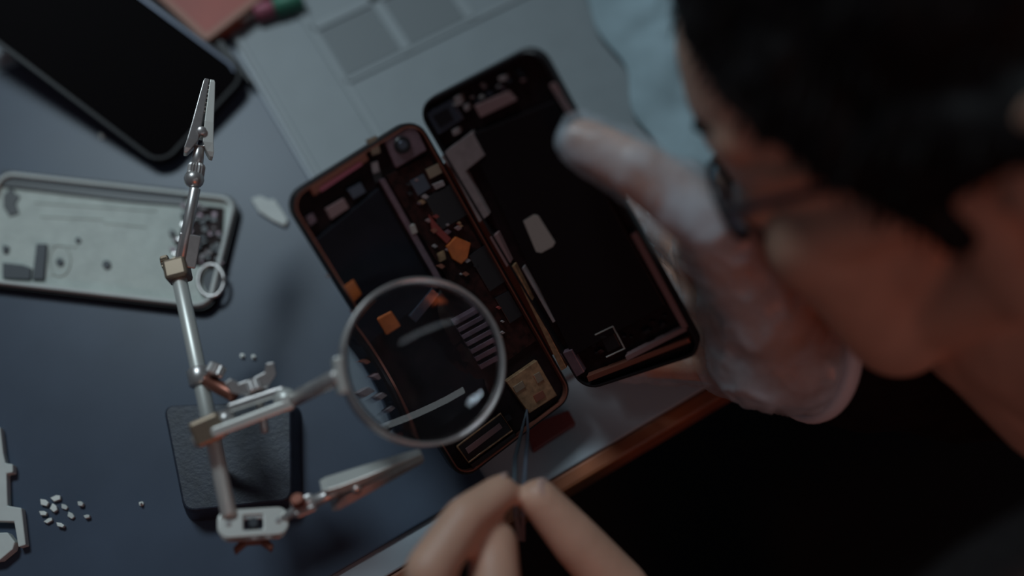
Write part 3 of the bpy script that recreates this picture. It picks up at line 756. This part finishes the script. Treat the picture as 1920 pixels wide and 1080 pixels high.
    def right_hand(bm, g=0.):
        for k, v in RHc.items(): chain(bm, *[(p, r + g) for p, r in v]); cap(bm, WR, .023 + g, v[0][0], v[0][1] + .003 + g)
        kk = [RHc[k][0][0] for k in ('index', 'middle', 'ring', 'little')]
        for a, b in zip(kk, kk[1:]): cap(bm, a, .0135 + g, b, .0135 + g)
        chain(bm, *[(p, r + g) for p, r in RT])
        cap(bm, RT[2][0], .0135 + g, kk[0], .0125 + g); cap(bm, RT[1][0], .021 + g, kk[1], .014 + g); cap(bm, RT[1][0], .021 + g, kk[2], .014 + g)
        cap(bm, at(1415, 672, .508), .020 + g, kk[3], .014 + g); cap(bm, at(1415, 672, .508), .020 + g, WR, .025 + g)
    right_hand(body)
    me = organic(body, .0022, 5)
pe = obj('person', me, M['skin'], loc=V((.5, .2, -.75)), smooth=True)
tag(pe, 'dark-haired person in black bending over the desk, one hand gloved, the other holding tweezers', 'person')
# glove ---------------------------------------------------------------
g = B(); right_hand(g, .0016)
fa = (ER - WR).normalized()
cap(g, WR - fa * .01, .0285, WR + fa * .004, .0305)
gm = organic(g, .0022, 4)
def puff(me, fn):
    ns = [v.normal.copy() for v in me.vertices]
    for v, n in zip(me.vertices, ns): v.co = v.co + n * fn(v.co)
puff(gm, lambda p: .0014 * noise.noise(p * 60) + .0040 * (.5 - abs(noise.noise(V((p.x * 75 + p.y * 40, p.y * 50 - p.x * 30, p.z * 70))))) ** 2 * 2 + .0004)
obj('glove', gm, M['glove'], pe, smooth=True)
cf = frame_of(fa); cfc = WR + fa * .012
cuff = B()
lathe(cuff, cfc, cf, [((.0315) + .0034 * math.cos(t), .0046 * math.sin(t)) for t in [i * math.pi / 5 for i in range(10)]], 48)
obj('glove_cuff', cuff, M['glove_cuff'], pe, smooth=True)
# nails on the bare hand
def nail(a, b, r, side):
    d = (b - a).normalized(); n = (side - d * side.dot(d)).normalized(); x = d.cross(n)
    bm = B(); ball(bm, b + n * (r * .78) + d * .001, 1, 14, (r * .62, r * .85, .0010), Matrix((x, d, n)).transposed())
    obj('fingernail', bm, M['nail'], pe, smooth=True)
nail(LT[3][0], LT[4][0], .0083, V((.9, .1, .55)))
nail(LHc['index'][2][0], LHc['index'][3][0], .0076, V((-.7, .55, .6)))
# clothing --------------------------------------------------------------
j = B()
chain(j, (SL, .068), (SL.lerp(EL, .5), .060), (EL, .054), (EL.lerp(WL, .4), .050), (EL.lerp(WL, .80), .040))
chain(j, (SR, .068), (SR.lerp(ER, .5), .060), (ER, .054), (ER.lerp(WR, .45), .050), (ER.lerp(WR, .86), .039))
chain(j, (H(.002, 0, -.1).lerp(NB, .62), .076), (NB, .084), (S_, .10)); chain(j, (SL, .07), (S_, .104), (SR, .07))
ball(j, V((.53, .09, -.03)), 1, 28, (.145, .185, .15), Matrix.Rotation(.45, 3, 'Z'))
chain(j, (V((.54, .11, -.05)), .142), (V((.60, .19, -.2)), .138), (PV + V((0, 0, .06)), .145))
jm = organic(j, .005, 4)
puff(jm, lambda p: .004 * noise.noise(p * 22) + .002 * noise.noise(p * 60))
obj('jacket', jm, M['jacket'], pe, smooth=True)
t = B()
chain(t, (PV, .142), (PV - V((0, 0, .01)), .14))
for h, k, f in ((HL, KL, FL), (HR, KR, FR)):
    chain(t, (h, .096), (h.lerp(k, .5), .083), (k, .064)); chain(t, (k, .064), (k.lerp(f, .4), .062), (f + V((0, 0, .03)), .055))
tm = organic(t, .005, 4)
puff(tm, lambda p: .004 * noise.noise(p * 20) + .0015 * noise.noise(p * 60))
obj('trousers', tm, M['trouser'], pe, smooth=True)
for f, td in ((FL, V((-.16, -.06, -.02))), (FR, V((-.13, .11, -.02)))):
    s = B(); q = f + td
    cap(s, V((f.x, f.y, -.708)), .041, V((q.x, q.y, -.716)), .033); cap(s, f, .044, V((f.x, f.y, -.700)), .044)
    obj('shoe', organic(s, .004, 3), M['black'], pe, smooth=True)
# hair -------------------------------------------------------------------
hb = B()
ball(hb, H(-.022, 0, .052), 1, 36, (.103, .084, .091), HM)
ball(hb, H(.022, 0, .076), 1, 28, (.062, .069, .046), HM)
for s in (1, -1):
    cap(hb, H(.054, .040 * s, .070), .020, H(.050, .054 * s, .038), .014)
    cap(hb, H(.040, .056 * s, .050), .022, H(.030, .066 * s, .018), .015)
    cap(hb, H(.028, .066 * s, .018), .014, H(.012, .072 * s, -.022), .0075)       # sideburn
    cap(hb, H(.012, .072 * s, .004), .013, H(-.014, .077 * s, .010), .013)
    cap(hb, H(.010, .070 * s, .020), .017, H(-.034, .078 * s, .010), .019)
    cap(hb, H(-.045, .060 * s, .01), .022, H(-.060, .045 * s, -.045), .018)
cap(hb, H(-.080, -.03, .0), .032, H(-.075, .03, .0), .032); cap(hb, H(-.075, -.03, -.045), .022, H(-.075, .03, -.045), .022)
hm_ = organic(hb, .003, 5)
puff(hm_, lambda p: .0022 * noise.noise(p * 60) + .0016 * noise.noise(p * 160))
hv = [(v.co.copy(), v.normal.copy()) for v in hm_.vertices]
hair = obj('hair', hm_, M['hair'], pe, smooth=True)
tf = B(); random.seed(3)
for k in range(1500):
    p, n = random.choice(hv)
    dwn = HM @ V((.55, 0, -.75)); dwn = (dwn - n * dwn.dot(n))
    d = (dwn.normalized() * .8 + n * .35 + V((random.uniform(-.3, .3), random.uniform(-.3, .3), random.uniform(-.3, .3)))).normalized()
    L = random.uniform(.006, .013); fr = frame_of(n + d * .2)
    secs = []
    for tt in (0, .4, .75, 1):
        c = p - n * .002 + n * (.004 * math.sin(tt * 2)) + d * L * tt
        secs.append(circ(c, fr, .0011 * (1.02 - tt), 4))
    loft(tf, secs)
obj('hair_tufts', tf, M['hair'], hair)
for s in (1, -1):
    eb = B(); cap(eb, H(.0925, .014 * s, .034), .0032, H(.088, .036 * s, .038), .0030); cap(eb, H(.088, .036 * s, .038), .0030, H(.074, .050 * s, .034), .0020)
    obj('eyebrow', eb, M['hair'], pe, smooth=True)
    ey_ = B(); ball(ey_, H(.0835, .030 * s, .0005), .0105, 16); obj('eye', ey_, M['eye'], pe, smooth=True)
# spectacles
sp = B()
def oval(c, ax, ay, n=28): return [c(ax * math.cos(2 * math.pi * i / n), ay * math.sin(2 * math.pi * i / n)) for i in range(n + 1)]
lens_c = {s: (lambda y, z, s=s: H(.103 - .012 * abs(.033 * s + y) / .05, .033 * s + y, .003 + z)) for s in (1, -1)}
for s in (1, -1):
    tube(sp, oval(lens_c[s], .021, .0155), .0015, 8)
    tube(sp, [H(.090, .053 * s, .010), H(.078, .066 * s, .012), H(.02, .080 * s, .012), H(-.012, .083 * s, .010), H(-.030, .082 * s, -.012)], .0018, 8)
tube(sp, [H(.101, -.013, .006), H(.106, 0, .009), H(.101, .013, .006)], .0015, 8)
gl = obj('spectacles', sp, M['frame_g'], pe, smooth=True)
for s in (1, -1):
    b_ = B(); q = oval(lens_c[s], .0206, .0151)[:-1]
    prism(b_, q, -.0006, .0006, HM @ V((1, 0, 0))); obj('spectacle_lens', b_, M['spec_lens'], gl)

# ================================================================== LIGHT
def area(name, loc, tgt, sx, sy, power, col):
    d = bpy.data.lights.new(name, 'AREA'); d.shape = 'RECTANGLE'; d.size = sx; d.size_y = sy; d.energy = power; d.color = col
    o = bpy.data.objects.new(name, d); COL.objects.link(o); o.location = loc
    o.rotation_euler = (V(tgt) - V(loc)).to_track_quat('-Z', 'Y').to_euler(); return o
area('ceiling_panel', (-.85, 1.50, 2.15), (-.1, .25, 0), .7, .5, 24, (.74, .91, 1.0))
TA, TB = V((.05, -1.04, 1.6)), V((1.95, -.42, 1.6))
tl = area('ceiling_tube', (TA + TB) / 2, (-.04, .16, .1), (TB - TA).length, .12, 1.05, (.85, .95, 1.0))
zt = ((TA + TB) / 2 - V((-.04, .16, .1))).normalized(); xt = (TB - TA).normalized(); xt = (xt - zt * xt.dot(zt)).normalized()
tl.rotation_euler = Matrix((xt, zt.cross(xt), zt)).transposed().to_euler()
area('warm_lamp', (.40, -1.10, .70), (.12, .2, .08), .35, .35, 1.0, (1.0, .21, .07))
w = bpy.data.worlds.new('room'); SC.world = w; w.use_nodes = True
w.node_tree.nodes['Background'].inputs['Color'].default_value = (.55, .62, .75, 1); w.node_tree.nodes['Background'].inputs['Strength'].default_value = .045

vs = SC.view_settings
SC.display_settings.display_device = 'sRGB'
vs.view_transform = 'Standard'; vs.look = 'None'; vs.exposure = 0; vs.gamma = 1; vs.use_curve_mapping = False
SC.cycles.use_denoising = True
SC.cycles.max_bounces = 10; SC.cycles.transparent_max_bounces = 12
